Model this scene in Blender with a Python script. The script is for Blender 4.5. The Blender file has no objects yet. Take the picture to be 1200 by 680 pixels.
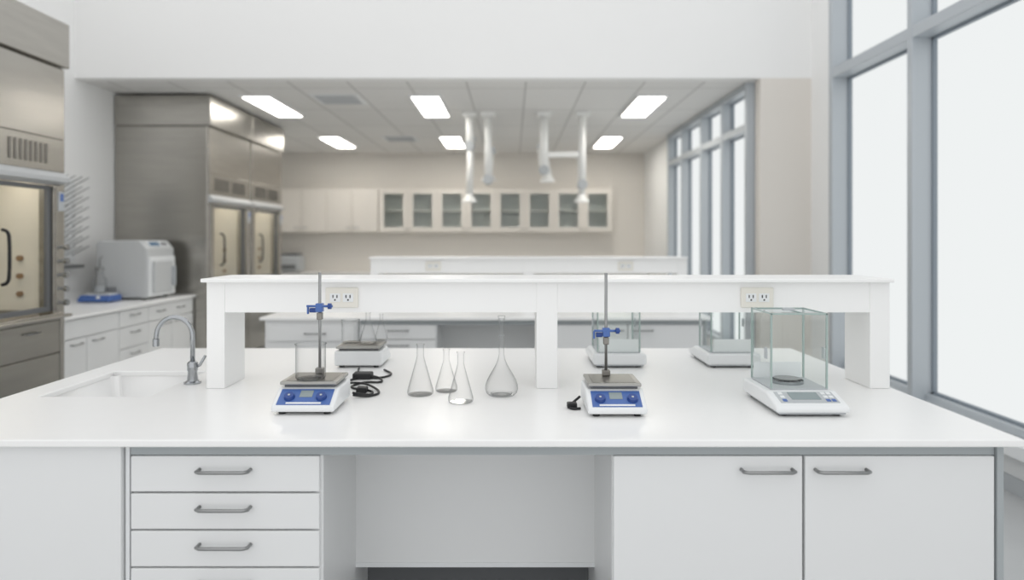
import bpy, bmesh, math
from mathutils import Vector, Matrix

# ---------------------------------------------------------------- helpers
def lin(h):
    h=h.lstrip('#'); o=[]
    for i in (0,2,4):
        c=int(h[i:i+2],16)/255
        o.append(c/12.92 if c<=0.04045 else ((c+0.055)/1.055)**2.4)
    return (*o,1)

def mat(name,col,rough=.5,metal=0.,var=0.0,scale=8,stretch=None,bump=0.0,emit=0.0,coat=0.0):
    m=bpy.data.materials.new(name); m.use_nodes=True
    nt=m.node_tree; b=nt.nodes['Principled BSDF']
    c=lin(col) if isinstance(col,str) else col
    b.inputs['Base Color'].default_value=c
    b.inputs['Roughness'].default_value=rough
    b.inputs['Metallic'].default_value=metal
    b.inputs['Coat Weight'].default_value=coat
    if emit:
        b.inputs['Emission Color'].default_value=c
        b.inputs['Emission Strength'].default_value=emit
    if var or bump:
        tc=nt.nodes.new('ShaderNodeTexCoord'); mp=nt.nodes.new('ShaderNodeMapping')
        nt.links.new(tc.outputs['Object'],mp.inputs['Vector'])
        if stretch: mp.inputs['Scale'].default_value=stretch
        n=nt.nodes.new('ShaderNodeTexNoise'); n.inputs['Scale'].default_value=scale
        n.inputs['Detail'].default_value=4
        nt.links.new(mp.outputs[0],n.inputs['Vector'])
        if var:
            r=nt.nodes.new('ShaderNodeMix'); r.data_type='RGBA'
            r.inputs[6].default_value=tuple(max(0,x*(1-var)) for x in c[:3])+(1,)
            r.inputs[7].default_value=tuple(min(1,x*(1+var)) for x in c[:3])+(1,)
            nt.links.new(n.outputs['Fac'],r.inputs[0]); nt.links.new(r.outputs[2],b.inputs['Base Color'])
        if bump:
            bp=nt.nodes.new('ShaderNodeBump'); bp.inputs['Strength'].default_value=bump
            bp.inputs['Distance'].default_value=.01
            nt.links.new(n.outputs['Fac'],bp.inputs['Height']); nt.links.new(bp.outputs[0],b.inputs['Normal'])
    return m

def glassmat(name,tint=.985,edge=.55,power=3.0,spec=.35,col=(1,1,1)):
    m=bpy.data.materials.new(name); m.use_nodes=True; nt=m.node_tree
    nt.nodes.clear()
    out=nt.nodes.new('ShaderNodeOutputMaterial'); mx=nt.nodes.new('ShaderNodeMixShader')
    tr=nt.nodes.new('ShaderNodeBsdfTransparent'); g=nt.nodes.new('ShaderNodeBsdfGlossy')
    g.inputs['Roughness'].default_value=.04; g.inputs['Color'].default_value=(.9,.92,.93,1)
    lw=nt.nodes.new('ShaderNodeLayerWeight'); lw.inputs['Blend'].default_value=.5
    pw=nt.nodes.new('ShaderNodeMath'); pw.operation='POWER'; pw.inputs[1].default_value=power
    nt.links.new(lw.outputs['Facing'],pw.inputs[0])
    ml=nt.nodes.new('ShaderNodeMath'); ml.operation='MULTIPLY_ADD'; ml.inputs[1].default_value=spec; ml.inputs[2].default_value=.035
    nt.links.new(pw.outputs[0],ml.inputs[0])
    mc=nt.nodes.new('ShaderNodeMix'); mc.data_type='RGBA'
    mc.inputs[6].default_value=(tint*col[0],tint*col[1],tint*col[2],1); mc.inputs[7].default_value=(edge*.95,edge*.98,edge,1)
    nt.links.new(pw.outputs[0],mc.inputs[0]); nt.links.new(mc.outputs[2],tr.inputs['Color'])
    nt.links.new(ml.outputs[0],mx.inputs[0]); nt.links.new(tr.outputs[0],mx.inputs[1]); nt.links.new(g.outputs[0],mx.inputs[2])
    nt.links.new(mx.outputs[0],out.inputs[0])
    return m

def emat(name,col,s):
    m=bpy.data.materials.new(name); m.use_nodes=True; nt=m.node_tree; nt.nodes.clear()
    out=nt.nodes.new('ShaderNodeOutputMaterial'); e=nt.nodes.new('ShaderNodeEmission')
    e.inputs[0].default_value=lin(col); e.inputs[1].default_value=s
    nt.links.new(e.outputs[0],out.inputs[0]); return m

def group(name,loc=(0,0,0),rz=0):
    e=bpy.data.objects.new(name,None); e.empty_display_size=.1
    e.location=loc; e.rotation_euler=(0,0,rz)
    bpy.context.scene.collection.objects.link(e); return e

def mk(name,bm,m,parent=None,smooth=False,bevel=0,seg=2):
    me=bpy.data.meshes.new(name); bm.normal_update(); bm.to_mesh(me); bm.free()
    if m: me.materials.append(m)
    if smooth:
        for p in me.polygons: p.use_smooth=True
    o=bpy.data.objects.new(name,me); bpy.context.scene.collection.objects.link(o)
    if parent: o.parent=parent
    if bevel:
        b=o.modifiers.new('b','BEVEL'); b.width=bevel; b.segments=seg; b.limit_method='ANGLE'; b.angle_limit=math.radians(40)
    return o

def addbox(bm,x0,x1,y0,y1,z0,z1):
    v=[bm.verts.new((x,y,z)) for x in (x0,x1) for y in (y0,y1) for z in (z0,z1)]
    for f in ((0,1,3,2),(4,6,7,5),(0,4,5,1),(2,3,7,6),(0,2,6,4),(1,5,7,3)):
        bm.faces.new([v[i] for i in f])

def box(name,x0,x1,y0,y1,z0,z1,m,parent=None,bevel=0,seg=2):
    bm=bmesh.new(); addbox(bm,min(x0,x1),max(x0,x1),min(y0,y1),max(y0,y1),z0,z1)
    return mk(name,bm,m,parent,bevel=bevel,seg=seg)

def boxes(name,lst,m,parent=None,bevel=0):
    bm=bmesh.new()
    for b in lst: addbox(bm,*b)
    return mk(name,bm,m,parent,bevel=bevel)

def prism(name,prof,x0,x1,m,parent=None,bevel=0,seg=3):
    """profile of (y,z) extruded in x"""
    bm=bmesh.new()
    a=[bm.verts.new((x0,y,z)) for y,z in prof]; b=[bm.verts.new((x1,y,z)) for y,z in prof]
    bm.faces.new(a); bm.faces.new(b[::-1]); n=len(prof)
    for i in range(n): bm.faces.new((a[i],b[i],b[(i+1)%n],a[(i+1)%n]))
    bmesh.ops.recalc_face_normals(bm,faces=bm.faces)
    return mk(name,bm,m,parent,bevel=bevel,seg=seg)

def lathe(name,prof,m,parent=None,loc=(0,0,0),seg=32,axis='Z',cap=False):
    bm=bmesh.new(); rings=[]
    for r,z in prof:
        if r<1e-5: rings.append([bm.verts.new((0,0,z))])
        else: rings.append([bm.verts.new((r*math.cos(2*math.pi*i/seg),r*math.sin(2*math.pi*i/seg),z)) for i in range(seg)])
    for A,B in zip(rings,rings[1:]):
        for i in range(seg):
            j=(i+1)%seg
            if len(A)==1 and len(B)==1: continue
            if len(A)==1: bm.faces.new((A[0],B[i],B[j]))
            elif len(B)==1: bm.faces.new((A[i],A[j],B[0]))
            else: bm.faces.new((A[i],A[j],B[j],B[i]))
    bmesh.ops.recalc_face_normals(bm,faces=bm.faces)
    M=Matrix.Identity(4)
    if axis=='X': M=Matrix.Rotation(math.pi/2,4,'Y')
    if axis=='Y': M=Matrix.Rotation(math.pi/2,4,'X')   # +z -> -y
    if isinstance(axis,Matrix): M=axis
    bm.transform(Matrix.Translation(loc)@M)
    o=mk(name,bm,m,parent,smooth=True)
    es=o.modifiers.new('e','EDGE_SPLIT'); es.split_angle=math.radians(50)
    return o

def cyl(name,loc,r,h,m,parent=None,axis='Z',seg=24):
    return lathe(name,[(0,0),(r,0),(r,h),(0,h)],m,parent,loc,seg,axis)

def tube(name,pts,r,m,parent=None,seg=10,smoothn=0):
    pts=[Vector(p) for p in pts]
    for _ in range(smoothn):
        q=[pts[0]]
        for a,b in zip(pts,pts[1:]): q+= [a*.75+b*.25,a*.25+b*.75]
        q.append(pts[-1]); pts=q
    bm=bmesh.new(); rings=[]; up=None
    for i,p in enumerate(pts):
        t=(pts[min(i+1,len(pts)-1)]-pts[max(i-1,0)]).normalized()
        if up is None:
            up=Vector((0,0,1)) if abs(t.z)<.9 else Vector((1,0,0))
        up=(up-t*up.dot(t)).normalized(); s=t.cross(up)
        rings.append([bm.verts.new(p+(up*math.cos(2*math.pi*k/seg)+s*math.sin(2*math.pi*k/seg))*r) for k in range(seg)])
    for A,B in zip(rings,rings[1:]):
        for k in range(seg): bm.faces.new((A[k],A[(k+1)%seg],B[(k+1)%seg],B[k]))
    bm.faces.new(rings[0][::-1]); bm.faces.new(rings[-1])
    bmesh.ops.recalc_face_normals(bm,faces=bm.faces)
    return mk(name,bm,m,parent,smooth=True)

# ---------------------------------------------------------------- materials
M_wall =mat('painted_wall','#f0f0ef',.7,var=.012,scale=2)
M_wallw=mat('painted_wall_warm','#e6e2dc',.75,var=.015,scale=2)
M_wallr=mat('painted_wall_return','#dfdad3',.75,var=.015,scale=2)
M_ctr  =mat('solid_surface_counter','#f4f4f3',.3,var=.012,scale=30)
M_cab  =mat('cabinet_laminate','#e7e8e8',.42,var=.008,scale=6)
M_cabfar=mat('cabinet_laminate_cream','#e6e1da',.45,var=.008,scale=6)
M_cabg =mat('cabinet_rail_grey','#a9afb1',.45)
M_shelf=mat('shelf_white','#f3f3f2',.4)
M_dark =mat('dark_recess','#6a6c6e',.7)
M_chr  =mat('chrome','#a9acaf',.15,1.)
M_han  =mat('satin_nickel','#9b9c9c',.28,1.)
M_steel=mat('brushed_stainless','#b5b2ac',.27,1.,var=.13,scale=2.2,stretch=(1,1,9),bump=0.02)
M_steeld=mat('dark_stainless','#8b8883',.34,.9,var=.12,scale=3)
M_liner=mat('hood_liner','#e8e3d8',.6,var=.08,scale=4,emit=.0)
M_floor=mat('vinyl_floor','#b9bbbc',.35,var=.05,scale=5)
M_frame=mat('window_frame_aluminium','#bbc1c6',.4,.15)
M_framed=mat('window_frame_gasket','#8b949d',.5,.1)
M_black=mat('black_rubber','#17181a',.45)
M_blue =mat('blue_panel','#4a6bab',.35,var=.05,scale=20)
M_blued=mat('blue_knob','#28478a',.3)
M_plast=mat('white_plastic','#e9ebec',.35)
M_plastg=mat('grey_plastic','#b9bdc0',.4)
M_lcd  =mat('lcd_screen','#8e9a9c',.2)
M_plate=mat('hotplate_steel','#a7a6a2',.33,.8,var=.06,scale=20)
M_cream=mat('outlet_cream','#e6e3da',.4)
M_brown=mat('brass_knob','#9a7a58',.4,.3)
M_glass=glassmat('clear_glass',.975,.24,3.0,.5)
M_pane =glassmat('clear_sheet_glass',.98,.8,3.5,.4,(.98,1,.99))
M_edge =mat('glass_edge','#9fb0ac',.15)
M_cupg =glassmat('cupboard_glass',.95,.8,3,.3,(.96,1,1))
M_win  =emat('frosted_daylight_pane','#eff2f2',1.0)
M_lamp =emat('led_panel','#fffaf1',13.5)
M_lampw=emat('hood_lamp','#fff5e4',9.0)
M_instr=mat('instrument_grey','#c4c6c7',.4)
M_water=glassmat('liquid_glass',.9,.6,2,.3)
M_cupin=mat('cupboard_interior','#dfe2df',.6)
M_duct=mat('extraction_duct_white','#f6f6f4',.4)

# ceiling tiles
M_ceil=bpy.data.materials.new('ceiling_tiles'); M_ceil.use_nodes=True
nt=M_ceil.node_tree; b=nt.nodes['Principled BSDF']; b.inputs['Roughness'].default_value=.8
tc=nt.nodes.new('ShaderNodeTexCoord'); mp=nt.nodes.new('ShaderNodeMapping'); br=nt.nodes.new('ShaderNodeTexBrick')
mp.inputs['Location'].default_value=(-.14+6,-.0,0)
br.offset=0; br.inputs['Scale'].default_value=1; br.inputs['Brick Width'].default_value=.6; br.inputs['Row Height'].default_value=1.2
br.inputs['Mortar Size'].default_value=.009; br.inputs['Mortar Smooth'].default_value=.1
br.inputs['Color1'].default_value=lin('#e9e8e6'); br.inputs['Color2'].default_value=lin('#e5e4e2'); br.inputs['Mortar'].default_value=lin('#bdbcb9')
nt.links.new(tc.outputs['Object'],mp.inputs[0]); nt.links.new(mp.outputs[0],br.inputs['Vector']); nt.links.new(br.outputs['Color'],b.inputs['Base Color'])

# ---------------------------------------------------------------- camera / world
F=805.; H=1.52
cam=bpy.data.cameras.new('camera'); co=bpy.data.objects.new('camera',cam)
bpy.context.scene.collection.objects.link(co); bpy.context.scene.camera=co
co.location=(0,0,H); co.rotation_euler=(math.pi/2,0,0)
cam.sensor_width=36; cam.lens=36*F/1200; cam.shift_y=-60/1200
cam.dof.use_dof=True; cam.dof.focus_distance=2.5; cam.dof.aperture_fstop=1.15
cam.clip_start=.05
w=bpy.data.worlds.new('sky'); bpy.context.scene.world=w; w.use_nodes=True
w.node_tree.nodes['Background'].inputs[0].default_value=(.99,.995,1,1)
w.node_tree.nodes['Background'].inputs[1].default_value=1.12
vs=bpy.context.scene.view_settings
vs.view_transform='Standard'; vs.look='None'

# ---------------------------------------------------------------- room shell
ZC=3.1; ZT=4.5; YB=6.75; YE=12.7; XL=-4.3; XR2=2.44
box('floor',-4.5,3.4,-.6,12.9,-.05,0,M_floor)
box('wall_left',XL-.12,XL,-.6,YE+.12,0,ZT,M_wall)
box('wall_back',XL,XR2+.1,YE,YE+.12,0,ZT,M_wallw)
box('wall_bulkhead',XL,2.94,YB,YB+.15,ZC,ZT,M_wall)
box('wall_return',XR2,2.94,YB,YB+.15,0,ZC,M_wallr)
box('wall_pier',2.94,3.3,6.38,YB+.15,0,ZT,M_wall)
box('ceiling',XL,XR2+.1,YB+.15,YE,ZC,ZC+.08,M_ceil)
box('wall_right_sill',3.0,3.3,-.6,6.38,0,.25,M_cab)
boxes('trim_1',[(2.90,3.3,-.6,6.38,.25,.33)],M_plast,bevel=.004)
box('wall_right_rear',XR2,XR2+.12,10.45,YE,0,ZC,M_wall)
box('wall_right_rear_sill',XR2,XR2+.12,YB+.15,10.45,0,.33,M_wall)
boxes('baseboard_right',[(2.985,3.0,-.6,6.38,0,.1)],M_plastg)
boxes('baseboard_left',[(XL,XL+.012,-.6,3.6,0,.1)],M_plastg)

# front curtain wall
g=group('window_1')
ys=[6.31-1.26*i for i in range(6)]
fr=[]; gs=[]
for y in ys:
    fr.append((2.94,3.12,y,y+.065,.33,ZT)); gs.append((3.085,3.118,y-.018,y+.083,.33,ZT))
for z0,z1 in ((3.0,3.09),(4.42,4.5),(.33,.38)):
    fr.append((2.945 if z0>1 else 3.04,3.12,-.1,6.33,z0,z1)); gs.append((3.085,3.117,-.1,6.33,z0-.018,z1+.018))
boxes('frame',fr,M_frame,g,bevel=.004); boxes('gasket',gs,M_framed,g)
boxes('panes',[(3.12,3.135,-.1,6.38,.33,ZT)],M_win,g)
# rear curtain wall
g=group('window_2')
fr=[];gs=[]
MY=(6.915,7.72,8.58,9.55,10.38)
for y in MY:
    fr.append((2.36,2.5,y,y+.06,.33,ZC-.002)); gs.append((2.46,2.497,max(6.903,y-.015),y+.07,.332,ZC-.004))
for z0,z1 in ((2.62,2.69),(3.03,3.094),(.334,.38)):
    for a,b in zip(MY,MY[1:]):
        fr.append((2.366,2.499,a+.0605,b-.0005,z0,z1)); gs.append((2.462,2.496,a+.0705,b-.0155,z0-.012,min(z1+.012,3.095)))
boxes('frame',fr,M_frame,g); boxes('gasket',gs,M_framed,g)
boxes('panes',[(2.5,2.515,6.903,10.449,.33,ZC)],M_win,g)

# ceiling lights
for y0,y1 in ((7.57,8.8),(10.6,11.8)):
    for x in (-2.83,-.96,1.55):
        g=group('ceiling_light_panel',(x,(y0+y1)/2,ZC))
        d=(y1-y0)/2
        boxes('frame',[(-.18,-.15,-d-.03,d+.03,-.02,0),(.15,.18,-d-.03,d+.03,-.02,0),(-.15,.15,-d-.03,-d,-.02,0),(-.15,.15,d,d+.03,-.02,0)],M_plast,g)
        box('diffuser',-.15,.15,-d,d,-.012,-.004,M_lamp,g)
for x,y in ((-1.95,7.75),(-1.75,10.8)):
    g=group('ceiling_vent',(x,y,ZC))
    box('plate',-.27,.27,-.27,.27,-.012,0,M_plast,g,bevel=.004)
    boxes('slots',[(-.22,.22,-.22+i*.08,-.18+i*.08,-.018,-.012) for i in range(6)],M_plastg,g)

# ---------------------------------------------------------------- handle
def handle(parent,x,y,z,w=.155,axis='x',out=.032,r=.0055):
    if axis=='x':   # faces -y
        p=[(x-w/2,y,z),(x-w/2,y-out*.75,z),(x-w/2+.012,y-out,z),(x+w/2-.012,y-out,z),(x+w/2,y-out*.75,z),(x+w/2,y,z)]
    else:           # faces +x, runs in y
        p=[(x,y-w/2,z),(x+out*.75,y-w/2,z),(x+out,y-w/2+.012,z),(x+out,y+w/2-.012,z),(x+out*.75,y+w/2,z),(x,y+w/2,z)]
    return tube('handle',p,r,M_han,parent,seg=10)

# ---------------------------------------------------------------- islands
def island(dy,sink):
    X0,X1=-1.925,1.53; Y0,Y1=2.047,3.77; ZT_=.92
    g=group('lab_island_bench',(0,dy,0))
    if sink:
        xs=[X0,-1.80,-1.385,X1]; yy=[Y0,2.61,3.11,Y1]
        bm=bmesh.new(); V=[[bm.verts.new((x,y,ZT_)) for y in yy] for x in xs]
        for i in range(3):
            for j in range(3):
                if (i,j)!=(1,1): bm.faces.new((V[i][j],V[i+1][j],V[i+1][j+1],V[i][j+1]))
        o=mk('countertop',bm,M_ctr,g)
        s=o.modifiers.new('s','SOLIDIFY'); s.thickness=.022; s.offset=-1
        b=o.modifiers.new('b','BEVEL'); b.width=.004; b.segments=3; b.limit_method='ANGLE'
        # basin
        bm=bmesh.new(); x0,x1,y0,y1=-1.805,-1.38,2.605,3.115
        t=[bm.verts.new(p) for p in ((x0,y0,.905),(x1,y0,.905),(x1,y1,.905),(x0,y1,.905))]
        q=[bm.verts.new(p) for p in ((x0+.03,y0+.03,.76),(x1-.03,y0+.03,.76),(x1-.03,y1-.03,.76),(x0+.03,y1-.03,.76))]
        bm.faces.new(q)
        for i in range(4): bm.faces.new((t[i],q[i],q[(i+1)%4],t[(i+1)%4]))
        bmesh.ops.bevel(bm,geom=[e for e in bm.edges if not e.is_boundary],offset=.035,segments=5,affect='EDGES')
        mk('sink_basin',bm,M_ctr,g,smooth=True)
        cyl('sink_drain',(-1.595,2.86,.761),.03,.003,M_chr,g)
    else:
        box('countertop',X0,X1,Y0,Y1,ZT_-.022,ZT_,M_ctr,g,bevel=.004)
    # carcass
    fy=2.09
    zt=.858
    box('rail',-1.165,1.473,fy+.008,fy+.04,zt+.002,.898,M_cabg,g)
    boxes('left_carcass',[(-1.89,-1.82,fy+.03,2.95,.1,.898),(-1.37,-.60,fy+.03,2.95,.1,.857),(-1.82,-1.37,fy+.03,2.59,.1,.857),(-1.82,-1.37,2.59,2.95,.1,.72)],M_cab,g)
    box('right_carcass',.335,1.47,fy+.03,2.95,.1,.857,M_cab,g)
    box('left_end_panel',-1.89,-1.183,fy-.012,fy+.03,.1,.897,M_cab,g,bevel=.002)
    box('kneehole_side_left',-.602,-.578,fy+.016,2.95,.02,.857,M_cab,g)
    box('kneehole_side_right',.306,.335,fy+.016,2.95,.02,.857,M_cab,g)
    box('modesty_panel',-.578,.306,2.545,2.565,.32,.897,M_cab,g)
    box('modesty_rail',-.578,.306,2.54,2.57,.305,.32,M_plast,g)
    box('kneehole_shade_sheet',-.578,.306,2.75,2.77,.02,.897,M_dark,g)  # dark-coloured sheet standing in for the shaded void behind the modesty panel
    box('rear_carcass',-1.89,1.49,3.12 if sink else 2.95,3.70,.1,.897,M_cab,g)
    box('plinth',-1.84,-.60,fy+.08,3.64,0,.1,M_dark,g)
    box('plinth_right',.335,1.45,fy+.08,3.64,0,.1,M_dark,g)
    box('end_panel',1.474,1.494,fy-.004,3.72,.0,.897,M_cabg,g,bevel=.002)
    # drawers
    z=zt
    for i in range(4):
        h=.108 if i<3 else .3
        box('drawer_front',-1.16,-.586,fy,fy+.02,z-h,z,M_cab,g,bevel=.0025)
        handle(g,-.873,fy,z-.040); z-=h+.006
    boxes('drawer_stile',[(-1.178,-1.166,fy+.004,fy+.03,.1,.897)],M_plast,g)
    for a,b_,hx in ((.309,.884,.775),(.892,1.468,1.0)):
        box('cabinet_door',a,b_,fy,fy+.02,.11,zt,M_cab,g,bevel=.0025)
        handle(g,hx,fy,zt-.040)
    if not sink:
        box('extra_drawer',-1.86,-1.20,fy-.03,fy-.013,.74,zt,M_cab,g,bevel=.002); handle(g,-1.5,fy-.03,zt-.06)
    # rear doors
    n=6; W=(1.49+1.89)/n
    for i in range(n):
        box('rear_door',-1.89+i*W+.004,-1.89+(i+1)*W-.004,3.70,3.72,.11,.86,M_cab,g,bevel=.002)
    # reagent shelf
    box('shelf_top',-1.233,1.512,2.715,3.02,1.347,1.362,M_shelf,g,bevel=.003)
    box('shelf_apron',-1.215,1.505,2.752,2.955,1.225,1.347,M_shelf,g)
    for a,b_ in ((-1.222,-1.15),(.098,.182),(1.432,1.512)):
        box('shelf_leg',a,b_,2.748,2.958,.9205,1.347,M_shelf,g,bevel=.002)
    for x in (-.68,.98):
        box('outlet_plate',x-.065,x+.065,2.742,2.752,1.245,1.325,M_cream,g,bevel=.003)
        for sx in (-.026,.026):
            box('socket',x+sx-.021,x+sx+.021,2.7395,2.742,1.268,1.302,M_plast,g,bevel=.002)
            boxes('socket_slots',[(x+sx-.010,x+sx-.006,2.7385,2.7397,1.284,1.296),(x+sx+.006,x+sx+.010,2.7385,2.7397,1.284,1.296),(x+sx-.003,x+sx+.003,2.7385,2.7397,1.273,1.279)],M_black,g)
    return g
island(0,True); island(3.18,False)

# faucet
g=group('sink_faucet',(-1.325,2.85,.9205))
lathe('base',[(0,0),(.034,0),(.034,.006),(.022,.012),(.018,.05),(.021,.055),(.021,.085),(.014,.092),(0,.092)],M_chr,g)
pts=[(0,0,.085),(0,0,.19)]
for i in range(0,13):
    a=math.pi*i/12*1.0
    pts.append((-.0725+.0725*math.cos(a),-.01*i/12,.2+.075*math.sin(a)))
pts.append((-.147,-.01,.165))
tube('gooseneck',pts,.0095,M_chr,g,seg=14)
cyl('aerator',(-.147,-.01,.155),.0125,.03,M_chr,g)
tube('lever',[(.015,0,.07),(.03,0,.075),(.055,-.005,.115)],.006,M_chr,g)

# ---------------------------------------------------------------- hotplates
def hotplate(x,y,rz=0,w=.21,steel=M_plate):
    g=group('hotplate_stirrer',(x,y,.9205),rz); a=w/2
    prism('body',[(0,.010),(0,.03),(.085,.078),(.245,.078),(.245,.010)],-a,a,M_plast,g,bevel=.008)
    ang=math.atan2(.048,.085); n=Vector((0,-math.sin(ang),math.cos(ang)))
    def slope(u,off=0):
        return Vector((0,.085*u,.03+.048*u))+n*off
    pr=[slope(.08,-.002),slope(.08,.0015),slope(.88,.0015),slope(.88,-.002)]
    prism('control_panel',[(p.y,p.z) for p in pr],-a+.016,a-.016,M_blue,g)
    pr=[slope(.46,.001),slope(.46,.0025),slope(.8,.0025),slope(.8,.001)]
    prism('display',[(p.y,p.z) for p in pr],-.022,.022,M_lcd,g)
    for sx in (-.055,.055):
        p=slope(.45,.001)
        R=Matrix.Rotation(ang,4,'X')
        lathe('knob',[(0,0),(.019,0),(.016,.012),(0,.012)],M_blued,g,(sx,p.y,p.z),24,R)
        p2=slope(.45,.0132); lathe('knob_cap',[(0,0),(.004,0),(.004,.001),(0,.001)],M_plastg,g,(sx,p2.y,p2.z+.0003),16,R)
    prism('label_strip',[(p.y,p.z) for p in (slope(.12,.001),slope(.12,.0022),slope(.2,.0022),slope(.2,.001))],-.06,.06,M_plast,g)
    box('neck',-a+.02,a-.02,.085,.23,.078,.088,M_dark,g)
    box('top_plate',-a+.008,a-.008,.07,.243,.088,.1,steel,g,bevel=.003)
    box('top_plate_pad',-a+.025,a-.025,.085,.228,.1,.1012,M_steeld,g)
    for sx in (-1,1):
        for yy in (.03,.22): cyl('foot',(sx*(a-.03),yy,0),.012,.012,M_black,g)
    return g
def stand(x,y,h,cl,rod=.0055):
    g=group('clamp_stand',(x,y,.9205))
    z0=.1025
    tube('rod',[(0,0,z0+.002),(0,0,h)],rod,M_han,g,seg=12)
    box('rod_socket',-.014,.014,-.014,.014,z0,z0+.02,M_steeld,g,bevel=.003)
    box('clamp_boss',-.013,.013,-.016,.012,cl-.016,cl+.016,M_blue,g,bevel=.003)
    tube('cross_rod',[(-.045,-.012,cl+.006),(.05,-.012,cl+.006)],.0045,M_blue,g)
    cyl('clamp_screw',(-.036,0,cl-.010),.009,.022,M_blued,g,axis='X',seg=12)
    box('clamp_wing',-.047,-.040,-.006,.006,cl-.024,cl+.004,M_blue,g,bevel=.002)
    cyl('clamp_knob',(.034,-.012,cl+.006),.011,.012,M_blued,g,axis='X',seg=12)
    box('clamp_boss_lower',-.010,.010,-.010,.010,cl-.045,cl-.018,M_steeld,g,bevel=.003)
    return g
hotplate(-.712,2.33,w=.215); hotplate(.355,2.30,w=.2)
stand(-.712,2.545,.475,.345); stand(.342,2.50,.475,.26)
hotplate(-.715,3.43,math.pi,w=.22)

# ---------------------------------------------------------------- glassware
def erlen(x,y,z,r,h):
    g=group('erlenmeyer_flask',(x,y,z))
    n=r*.27
    pr=[(0,.002),(r*.88,.001),(r*.97,.004),(r,.011),(r*.985,.02),(n*1.2,h*.70),(n,h*.76),(n,h*.97),(n*1.22,h*.985),(n*1.22,h),(n*.95,h)]
    lathe('body',pr,M_glass,g,seg=40); lathe('base',[(0,.0035),(r*.86,.0035),(r*.9,.006)],M_glass,g,seg=40)
    return g
def beaker(x,y,z,r,h):
    g=group('beaker',(x,y,z))
    lathe('body',[(0,.001),(r*.92,.001),(r,.007),(r,h*.96),(r*1.07,h),(r*1.03,h+.001),(r*.97,h*.96)],M_glass,g,seg=40)
    lathe('base',[(0,.004),(r*.9,.004)],M_glass,g)
def volflask(x,y,z,r,h):
    g=group('volumetric_flask',(x,y,z))
    P=[(0,.002),(.6,.0),(.8,.05),(.94,.2),(1.0,.42),(.98,.66),(.88,.95),(.72,1.25),(.52,1.58),(.34,1.9),(.22,2.2),(.165,2.5)]
    pr=[(r*a,r*b_) for a,b_ in P]+[(.0093,h*.62),(.009,h*.93),(.013,h*.95),(.013,h*.96)]
    lathe('body',pr,M_glass,g,seg=40)
    lathe('base_ring',[(r*.3,.004),(r*.6,.004),(r*.66,.010)],M_glass,g,seg=40)
    lathe('stopper',[(0,h*.93),(.008,h*.93),(.009,h*.96),(.013,h*.965),(.014,h),(0,h)],M_glass,g)
    tube('neck_mark',[(.0105*math.cos(a*math.pi/8),.0105*math.sin(a*math.pi/8),h*.75) for a in range(17)],.0008,M_plastg,g,seg=6)
Z=.9205
erlen(-.352,2.64,Z,.050,.195); erlen(-.188,2.52,Z,.046,.185); erlen(-.258,2.70,Z,.043,.165)
volflask(-.04,2.63,Z,.063,.305)
beaker(-.715,2.44,1.0225,.052,.125)
beaker(-.775,3.30,1.0225,.042,.11); erlen(-.685,3.27,1.0225,.040,.15); erlen(-.64,3.365,1.0225,.03,.13)

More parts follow.
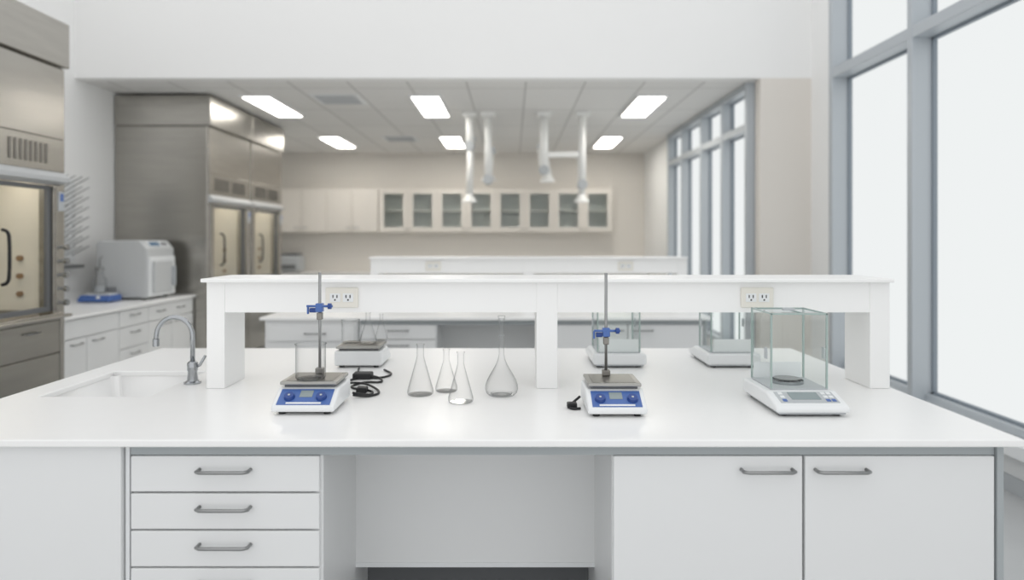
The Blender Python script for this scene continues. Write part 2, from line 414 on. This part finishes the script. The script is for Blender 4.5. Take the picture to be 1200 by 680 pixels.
# ---------------------------------------------------------------- analytical balances
def balance(x,y,rz=0):
    g=group('analytical_balance',(x,y,.9205),rz); a=.124
    prism('base',[(0,.014),(0,.034),(.02,.042),(.105,.066),(.35,.066),(.35,.014)],-a,a,M_plast,g,bevel=.010,seg=4)
    box('base_skirt',-a+.012,a-.012,.012,.338,.008,.016,M_plastg,g)
    ang=math.atan2(.024,.085)
    def sl(u,o=0): return (.02+.085*u-math.sin(ang)*o,.042+.024*u+math.cos(ang)*o)
    prism('keypad',[sl(.06,-.002),sl(.06,.0015),sl(.92,.0015),sl(.92,-.002)],-.1,.1,M_plastg,g)
    prism('display',[sl(.3,.001),sl(.3,.003),sl(.85,.003),sl(.85,.001)],-.055,.045,M_lcd,g)
    for i in range(3):
        for sx in (-.082,.066,.085):
            prism('key',[sl(.15+.27*i,.001),sl(.15+.27*i,.003),sl(.32+.27*i,.003),sl(.32+.27*i,.001)],sx-.007,sx+.007,M_plast if i else M_blue,g)
    x0,x1,y0,y1,z1=-.098,.102,.125,.325,.332
    box('chamber_floor',x0,x1,y0,y1,.0665,.071,M_plastg,g)
    bm=bmesh.new()
    def quad(ps): bm.faces.new([bm.verts.new(p) for p in ps])
    quad([(x0,y0,.071),(x1,y0,.071),(x1,y0,z1),(x0,y0,z1)]); quad([(x0,y1,.071),(x1,y1,.071),(x1,y1,z1),(x0,y1,z1)])
    quad([(x0,y0,.071),(x0,y1,.071),(x0,y1,z1),(x0,y0,z1)]); quad([(x1,y0,.071),(x1,y1,.071),(x1,y1,z1),(x1,y0,z1)])
    quad([(x0,y0,z1+.002),(x1,y0,z1+.002),(x1,y1,z1+.002),(x0,y1,z1+.002)])
    mk('draft_shield_glass',bm,M_pane,g)
    e=.004; L=[]
    for px in (x0,x1-e):
        for py in (y0,y1-e): L.append((px-.001,px+e+.001,py-.001,py+e+.001,.071,z1+.003))
    for py in (y0,y1-e): L+= [(x0,x1,py-.001,py+e+.001,z1-.001,z1+.005)]
    for px in (x0,x1-e,.02): L+= [(px,px+e,y0,y1,z1,z1+.005)]
    boxes('chamber_frame',L,M_edge,g)
    box('rear_column',-.09,.09,y1-.006,y1-.002,.071,.13,M_plast,g)
    boxes('door_handles',[(-.02,.02,y0+.08,y0+.1,z1+.005,z1+.014),(x0-.006,x0-.001,y0+.03,y0+.05,.17,.21),(x1+.001,x1+.006,y0+.03,y0+.05,.17,.21)],M_plastg,g)
    lathe('pan_stem',[(0,.071),(.01,.071),(.01,.084),(0,.084)],M_chr,g,(0,.23,0))
    lathe('weighing_pan',[(0,.084),(.045,.084),(.047,.088),(.045,.088),(0,.087)],M_han,g,(0,.23,0))
    lathe('draft_ring',[(.055,.071),(.058,.071),(.058,.082),(.055,.082),(.055,.071)],M_chr,g,(0,.23,0))
    for sx in (-.09,.09):
        for yy in (.04,.31): cyl('foot',(sx,yy,0),.014,.012,M_black,g)
balance(1.012,2.30); balance(.50,3.53,math.pi); balance(1.03,3.53,math.pi)

# cables
g=group('power_cable',(0,0,.9205))
r=.0045
tube('cord_1',[(-.60,2.585,.02),(-.57,2.60,.01),(-.53,2.62,r),(-.55,2.70,r),(-.66,2.74,r),(-.62,2.86,r),(-.53,2.84,r),(-.57,2.96,r),(-.68,3.02,r),(-.70,3.15,.012)],r,M_black,g,smoothn=3)
tube('cord_2',[(-.60,2.59,.01),(-.54,2.59,r),(-.50,2.66,r),(-.60,2.8,.014),(-.70,2.83,r),(-.66,2.95,r),(-.56,2.93,r),(-.52,3.02,r),(-.58,3.12,r)],r,M_black,g,smoothn=3)
box('plug',-.605,-.565,2.66,2.70,.0,.022,M_black,g,bevel=.004); box('adapter',-.68,-.60,2.92,2.98,.0,.026,M_black,g,bevel=.006)
g=group('power_cable',(.25,2.45,.9205))
tube('cord',[(-.005,.03,.03),(-.02,.02,.02),(-.05,-.01,r),(-.04,-.05,r),(-.01,-.04,r)],r,M_black,g,smoothn=3)
box('plug',-.055,-.02,-.03,0,0,.02,M_black,g,bevel=.004)

# ---------------------------------------------------------------- fume hoods
def fume_hood(y0,y1,xf,xb,zt,pipes=False,hy=.36):
    L=y1-y0; D=xf-xb
    g=group('fume_hood',(xb,y0,0))
    p=.13
    boxes('side_panels',[(0,D,0,.04,0,zt-.33),(0,D,L-.04,L,0,zt-.33)],M_steel,g,bevel=.004)
    boxes('side_seam_panel',[(.10,D-.005,-.006,0,.02,zt-.345)],M_steel,g,bevel=.003)
    box('back_panel',.01,.05,.04,L-.04,0,zt-.33,M_liner,g)
    box('top_cover',-.0,D+.04,-.012,L,zt-.325,zt,M_steel,g,bevel=.008)
    box('upper_front',.3,D,.04,L-.04,2.0,zt-.33,M_steel,g)
    boxes('upper_front_panel',[(D,D+.012,.02,L-.02,2.24,zt-.34),(D,D+.012,.02,L-.02,2.0,2.232)],M_steel,g,bevel=.003)
    sl=[]
    for k in range(2):
        cy=L*(.30+.40*k)
        for i in range(8):
            yy=cy-.19+i*.05
            sl.append((D+.0125,D+.018,yy,yy+.022,2.05,2.19))
    boxes('louvres',sl,M_steeld,g,bevel=.002)
    bm=bmesh.new()
    v=[(D-.02,1.905),(D+.05,1.93),(D+.055,1.96),(D+.012,1.998),(D-.02,1.998)]
    a=[bm.verts.new((x,.02,z)) for x,z in v]; b=[bm.verts.new((x,L-.02,z)) for x,z in v]
    bm.faces.new(a); bm.faces.new(b[::-1])
    for i in range(5): bm.faces.new((a[i],b[i],b[(i+1)%5],a[(i+1)%5]))
    bmesh.ops.recalc_face_normals(bm,faces=bm.faces); mk('sash_lip',bm,M_instr,g)
    boxes('posts',[(D-.1,D+.01,.04,p,.98,1.905),(D-.1,D+.01,L-p,L-.04,.98,1.905)],M_steel,g,bevel=.003)
    boxes('post_cover',[(D+.01,D+.022,L-p+.012,L-.05,1.0,1.89),(D+.01,D+.022,.05,p-.012,1.0,1.89)],M_steel,g,bevel=.002)
    boxes('sash_frame',[(D-.045,D-.015,p,p+.03,1.0,1.9),(D-.045,D-.015,L-p-.03,L-p,1.0,1.9),(D-.045,D-.015,p+.03,L-p-.03,1.0,1.035),(D-.045,D-.015,p+.03,L-p-.03,1.87,1.9)],M_dark,g,bevel=.003)
    bm=bmesh.new(); bm.faces.new([bm.verts.new(q) for q in ((D-.03,p+.03,1.035),(D-.03,L-p-.03,1.035),(D-.03,L-p-.03,1.87),(D-.03,p+.03,1.87))])
    mk('sash_glass',bm,M_pane,g)
    tube('sash_handle',[(D-.015,hy,1.22),(D+.02,hy,1.23),(D+.035,hy,1.27),(D+.035,hy,1.53),(D+.02,hy,1.57),(D-.015,hy,1.58)],.011,M_black,g,smoothn=1)
    boxes('liner',[(.05,D-.1,.042,.055,1.0,1.98),(.05,D-.1,L-.055,L-.042,1.0,1.98),(.05,D-.1,.055,L-.055,1.98,1.99)],M_liner,g)
    boxes('lamp',[(D-.3,D-.22,.15,L-.15,1.965,1.978)],M_lampw,g)
    boxes('baffle',[(.09,.1,.1,L-.1,1.05,1.4),(.09,.1,.1,L-.1,1.45,1.9)],M_liner,g)
    for i,(yy,zz) in enumerate(((.3,1.3),(.5,1.22),(.7,1.35),(.85,1.2),(.95,1.5),(.6,1.6),(.4,1.55))):
        if yy<L-.15: cyl('service_knob',(.10,yy,zz),.022,.03,M_brown,g,axis='X',seg=14)
    for i,zz in enumerate((1.12,1.25,1.38)):
        cyl('inner_outlet',(D-.28,L-.056,zz),.02,.025,M_brown,g,axis='Y',seg=14)
    box('work_surface',.05,D+.03,.042,L-.042,.94,.985,M_steel,g,bevel=.006)
    box('airfoil',D+.032,D+.075,.02,L-.02,.955,.975,M_steel,g,bevel=.006)
    box('base_core',.06,D-.03,.045,L-.045,.08,.935,M_steeld,g)
    h2=L/2
    for k in range(2):
        a_,b_=.045+k*(h2-.04),.045+k*(h2-.04)+(h2-.05)
        box('base_drawer',D-.03,D-.005,a_,b_,.70,.93,M_steel,g,bevel=.003)
        box('base_door',D-.03,D-.005,a_,b_,.1,.69,M_steel,g,bevel=.003)
        handle(g,D-.005,(a_+b_)/2,.87,.13,axis='y')
    if pipes:
        for zz in (1.06,1.16,1.26,1.36,1.46):
            lathe('gas_valve',[(0,0),(.012,0),(.012,.03),(.022,.032),(.022,.055),(0,.055)],M_chr,g,(D+.02,L-.075,zz),14,'X')
    box('monitor',D+.022,D+.035,L-.11,L-.055,1.72,1.86,M_plastg,g,bevel=.003)
    box('monitor_screen',D+.035,D+.037,L-.10,L-.065,1.79,1.845,M_blue,g)
fume_hood(3.75,5.05,-3.29,-4.29,3.09,True,.70)
fume_hood(7.42,8.60,-3.29,-4.29,3.07); fume_hood(8.615,9.78,-3.29,-4.29,3.07)

# ---------------------------------------------------------------- left bench
g=group('side_cabinet_bench',(0,0,0))
by0,by1=5.06,7.40; xf=-3.43
box('countertop',-4.295,xf+.03,by0,by1,.895,.92,M_ctr,g,bevel=.003)
box('upstand',-4.295,-4.28,by0,by1,.92,1.0,M_ctr,g)
box('carcass',-4.29,xf-.02,by0+.01,by1-.01,.1,.893,M_cab,g)
box('plinth',-4.25,xf-.07,by0+.03,by1-.03,0,.1,M_dark,g)
def pan(a,b,z0,z1,hs):
    box('front_panel',xf-.02,xf,a+.004,b-.004,z0,z1,M_cab,g,bevel=.002)
    for hy,hz in hs: handle(g,xf,hy,hz,.13,axis='y')
pan(5.08,6.0,.74,.885,[])
pan(5.08,5.54,.11,.73,[(5.4,.69)]); pan(5.54,6.0,.11,.73,[(5.68,.69)])
for z0,z1 in ((.74,.885),(.55,.73),(.36,.54),(.11,.35)): pan(6.0,6.48,z0,z1,[(6.24,z1-.05)])
pan(6.48,7.39,.74,.885,[(6.7,.82),(7.1,.82)]); pan(6.48,6.93,.11,.73,[(6.82,.69)]); pan(6.93,7.39,.11,.73,[(7.05,.69)])

# steriliser / bench instrument
g=group('benchtop_autoclave',(-4.06,6.70,.9205))
bm=bmesh.new()
prof=[(0,.02),(0,.56),(.03,.585),(.43,.585),(.50,.50),(.50,.02)]
a=[bm.verts.new((x,0,z)) for x,z in prof]; b=[bm.verts.new((x,.54,z)) for x,z in prof]
bm.faces.new(a); bm.faces.new(b[::-1])
for i in range(6): bm.faces.new((a[i],b[i],b[(i+1)%6],a[(i+1)%6]))
bmesh.ops.recalc_face_normals(bm,faces=bm.faces); mk('housing',bm,M_instr,g,bevel=.02,seg=4)
box('front_frame',.49,.52,.02,.52,.03,.42,M_plast,g,bevel=.01)
box('door',.52,.545,.06,.44,.06,.38,M_instr,g,bevel=.015)
box('door_handle',.545,.575,.40,.43,.12,.32,M_plastg,g,bevel=.006)
sp=Matrix.Translation((.465,.27,.545))@Matrix.Rotation(math.radians(50.5),4,'Y')
bm=bmesh.new(); addbox(bm,-.035,.035,-.2,.2,-.001,.004); bm.transform(sp); mk('display_bezel',bm,M_plast,g)
bm=bmesh.new(); addbox(bm,-.026,.026,-.17,.02,.003,.006); bm.transform(sp); mk('display',bm,mat('display_blue','#5f7d98',.2),g)
bm=bmesh.new()
for i in range(3): addbox(bm,-.02,.02,.06+.04*i,.085+.04*i,.003,.007)
bm.transform(sp); mk('buttons',bm,M_dark,g)
boxes('side_vents',[(.06+.03*i,.075+.03*i,-.002,.002,.07,.13) for i in range(5)],M_dark,g)
for x in (.06,.44):
    for y in (.06,.48): cyl('foot',(x,y,0),.02,.022,M_black,g)

# small stirrer with flask on left bench
g=group('magnetic_stirrer',(-3.93,6.42,.9205))
prism('body',[(0,.008),(0,.03),(.05,.065),(.22,.065),(.22,.008)],-.14,.16,M_blue,g,bevel=.008)
box('top',-.11,.13,.06,.2,.065,.078,M_plast,g,bevel=.004)
for sx in(-.1,.12): cyl('foot',(sx,.1,0),.015,.01,M_black,g)
lathe('knob',[(0,0),(.018,0),(.015,.012),(0,.012)],M_plast,g,(.05,.02,.046),20,Matrix.Rotation(math.radians(35),4,'X'))
g=group('reagent_bottle',(-3.93,6.55,1.0))
lathe('body',[(0,0),(.055,0),(.06,.01),(.06,.13),(.03,.18),(.03,.22)],M_water,g)
lathe('cap',[(0,.215),(.035,.215),(.035,.25),(0,.25)],M_han,g)
tube('inlet',[(0,0,.25),(0,0,.33),(.03,0,.36)],.008,M_han,g)
lathe('inner_stirrer',[(0,.01),(.045,.012),(.045,.07),(0,.07)],M_plastg,g)

# glassware drying rack
g=group('drying_rack',(XL,6.1,0))
box('board',0.002,.025,0,.62,1.30,2.10,M_plast,g,bevel=.004)
for i in range(8):
    for j in range(6):
        y=.05+j*.105; z=1.36+i*.095
        tube('peg',[(.025,y,z),(.19,y,z+.09)],.006,M_han,g,seg=6)
box('drip_tray',.002,.12,0,.62,1.24,1.27,M_han,g,bevel=.004)

# ---------------------------------------------------------------- far wall furniture
g=group('wall_cupboard_solid',(0,YE,0))
x0,x1=-4.25,-2.40
box('carcass',x0,x1,-.36,-.002,1.64,2.42,M_cabfar,g)
n=4
for i in range(n):
    W=(x1-x0)/n
    box('door',x0+i*W+.006,x0+(i+1)*W-.006,-.38,-.36,1.645,2.415,M_cabfar,g,bevel=.003)
    handle(g,x0+(i+(.85 if i%2==0 else .15))*W,-.38,1.72,.1)
g=group('wall_cupboard_glazed',(0,YE,0))
x0,x1=-2.39,1.80
boxes('carcass',[(x0,x1,-.03,-.002,1.64,2.42),(x0,x1,-.36,-.03,1.64,1.665),(x0,x1,-.36,-.03,2.395,2.42),(x0,x1,-.34,-.03,2.02,2.035)]+[(x0+i*(x1-x0)/8-.008,x0+i*(x1-x0)/8+.008,-.36,-.03,1.665,2.395) for i in range(1,8)]+[(x0,x0+.018,-.36,-.03,1.665,2.395),(x1-.018,x1,-.36,-.03,1.665,2.395)],M_cabfar,g)
W=(x1-x0)/8
for i in range(8):
    a,b=x0+i*W+.006,x0+(i+1)*W-.006; fw=.085
    boxes('door_frame',[(a,a+fw,-.38,-.36,1.645,2.415),(b-fw,b,-.38,-.36,1.645,2.415),(a+fw,b-fw,-.38,-.36,1.645,1.645+fw),(a+fw,b-fw,-.38,-.36,2.415-fw,2.415)],M_cabfar,g)
    bm=bmesh.new(); bm.faces.new([bm.verts.new(q) for q in ((a+fw,-.37,1.645+fw),(b-fw,-.37,1.645+fw),(b-fw,-.37,2.415-fw),(a+fw,-.37,2.415-fw))])
    mk('door_glass',bm,M_cupg,g)
    box('interior',a+.02,b-.02,-.045,-.031,1.68,2.39,M_cupin,g)
    handle(g,(a+.04) if i%2 else (b-.04),-.38,1.70,.05)
g=group('wall_base_counter',(0,YE,0))
box('countertop',-4.28,2.40,-.65,-.002,.895,.92,M_ctr,g)
box('carcass',-4.27,2.38,-.62,-.01,.1,.893,M_cab,g)
for i in range(11):
    box('door',-4.27+i*.6+.004,-4.27+(i+1)*.6-.004,-.64,-.62,.11,.885,M_cab,g,bevel=.002)
g=group('bench_centrifuge',(-3.98,YE-.35,.9205))
box('body',-.2,.2,-.2,.2,.02,.30,M_plastg,g,bevel=.03); box('lid',-.17,.17,-.17,.17,.30,.34,M_dark,g,bevel=.02)
box('panel',-.15,.15,-.206,-.2,.06,.14,M_dark,g)
for x in (-.14,.14): cyl('foot',(x,0,0),.02,.025,M_black,g)

# ---------------------------------------------------------------- extraction arms
def arm(x,y,pts,r=.045):
    g=group('extraction_arm',(x,y,ZC))
    box('ceiling_flange',-.09,.09,-.09,.09,-.05,0,M_duct,g,bevel=.01)
    for a,b in zip(pts,pts[1:]): tube('duct',[a,b],r,M_duct,g,seg=20)
    for p in pts[1:-1]:
        lathe('joint',[(0,-.06),(.06,-.06),(.066,0),(.06,.06),(0,.06)],M_plastg,g,(p[0],p[1],p[2]),20,'Y')
    q=pts[-1]
    lathe('capture_hood',[(r,0),(r+.006,-.03),(.095,-.09),(.10,-.105),(.09,-.105),(.04,-.04)],M_duct,g,q,24)
arm(-.53,8.6,[(0,0,-.04),(0,0,-.42),(.0,.25,-.30),(-.02,.3,-1.0)])
arm(-.30,8.6,[(0,0,-.04),(0,0,-.84),(.03,.25,-.45),(.0,.3,-.72)])
arm(.40,8.6,[(0,0,-.04),(0,0,-.72),(-.02,.25,-.4),(.06,.3,-.74)],.055)
arm(.88,8.6,[(0,0,-.04),(0,0,-.90),(.0,.25,-.5),(.02,.3,-1.0)])
g=group('service_carrier_beam',(0,8.6,0))
box('beam',.45,.83,-.04,.04,2.54,2.61,M_duct,g,bevel=.01)
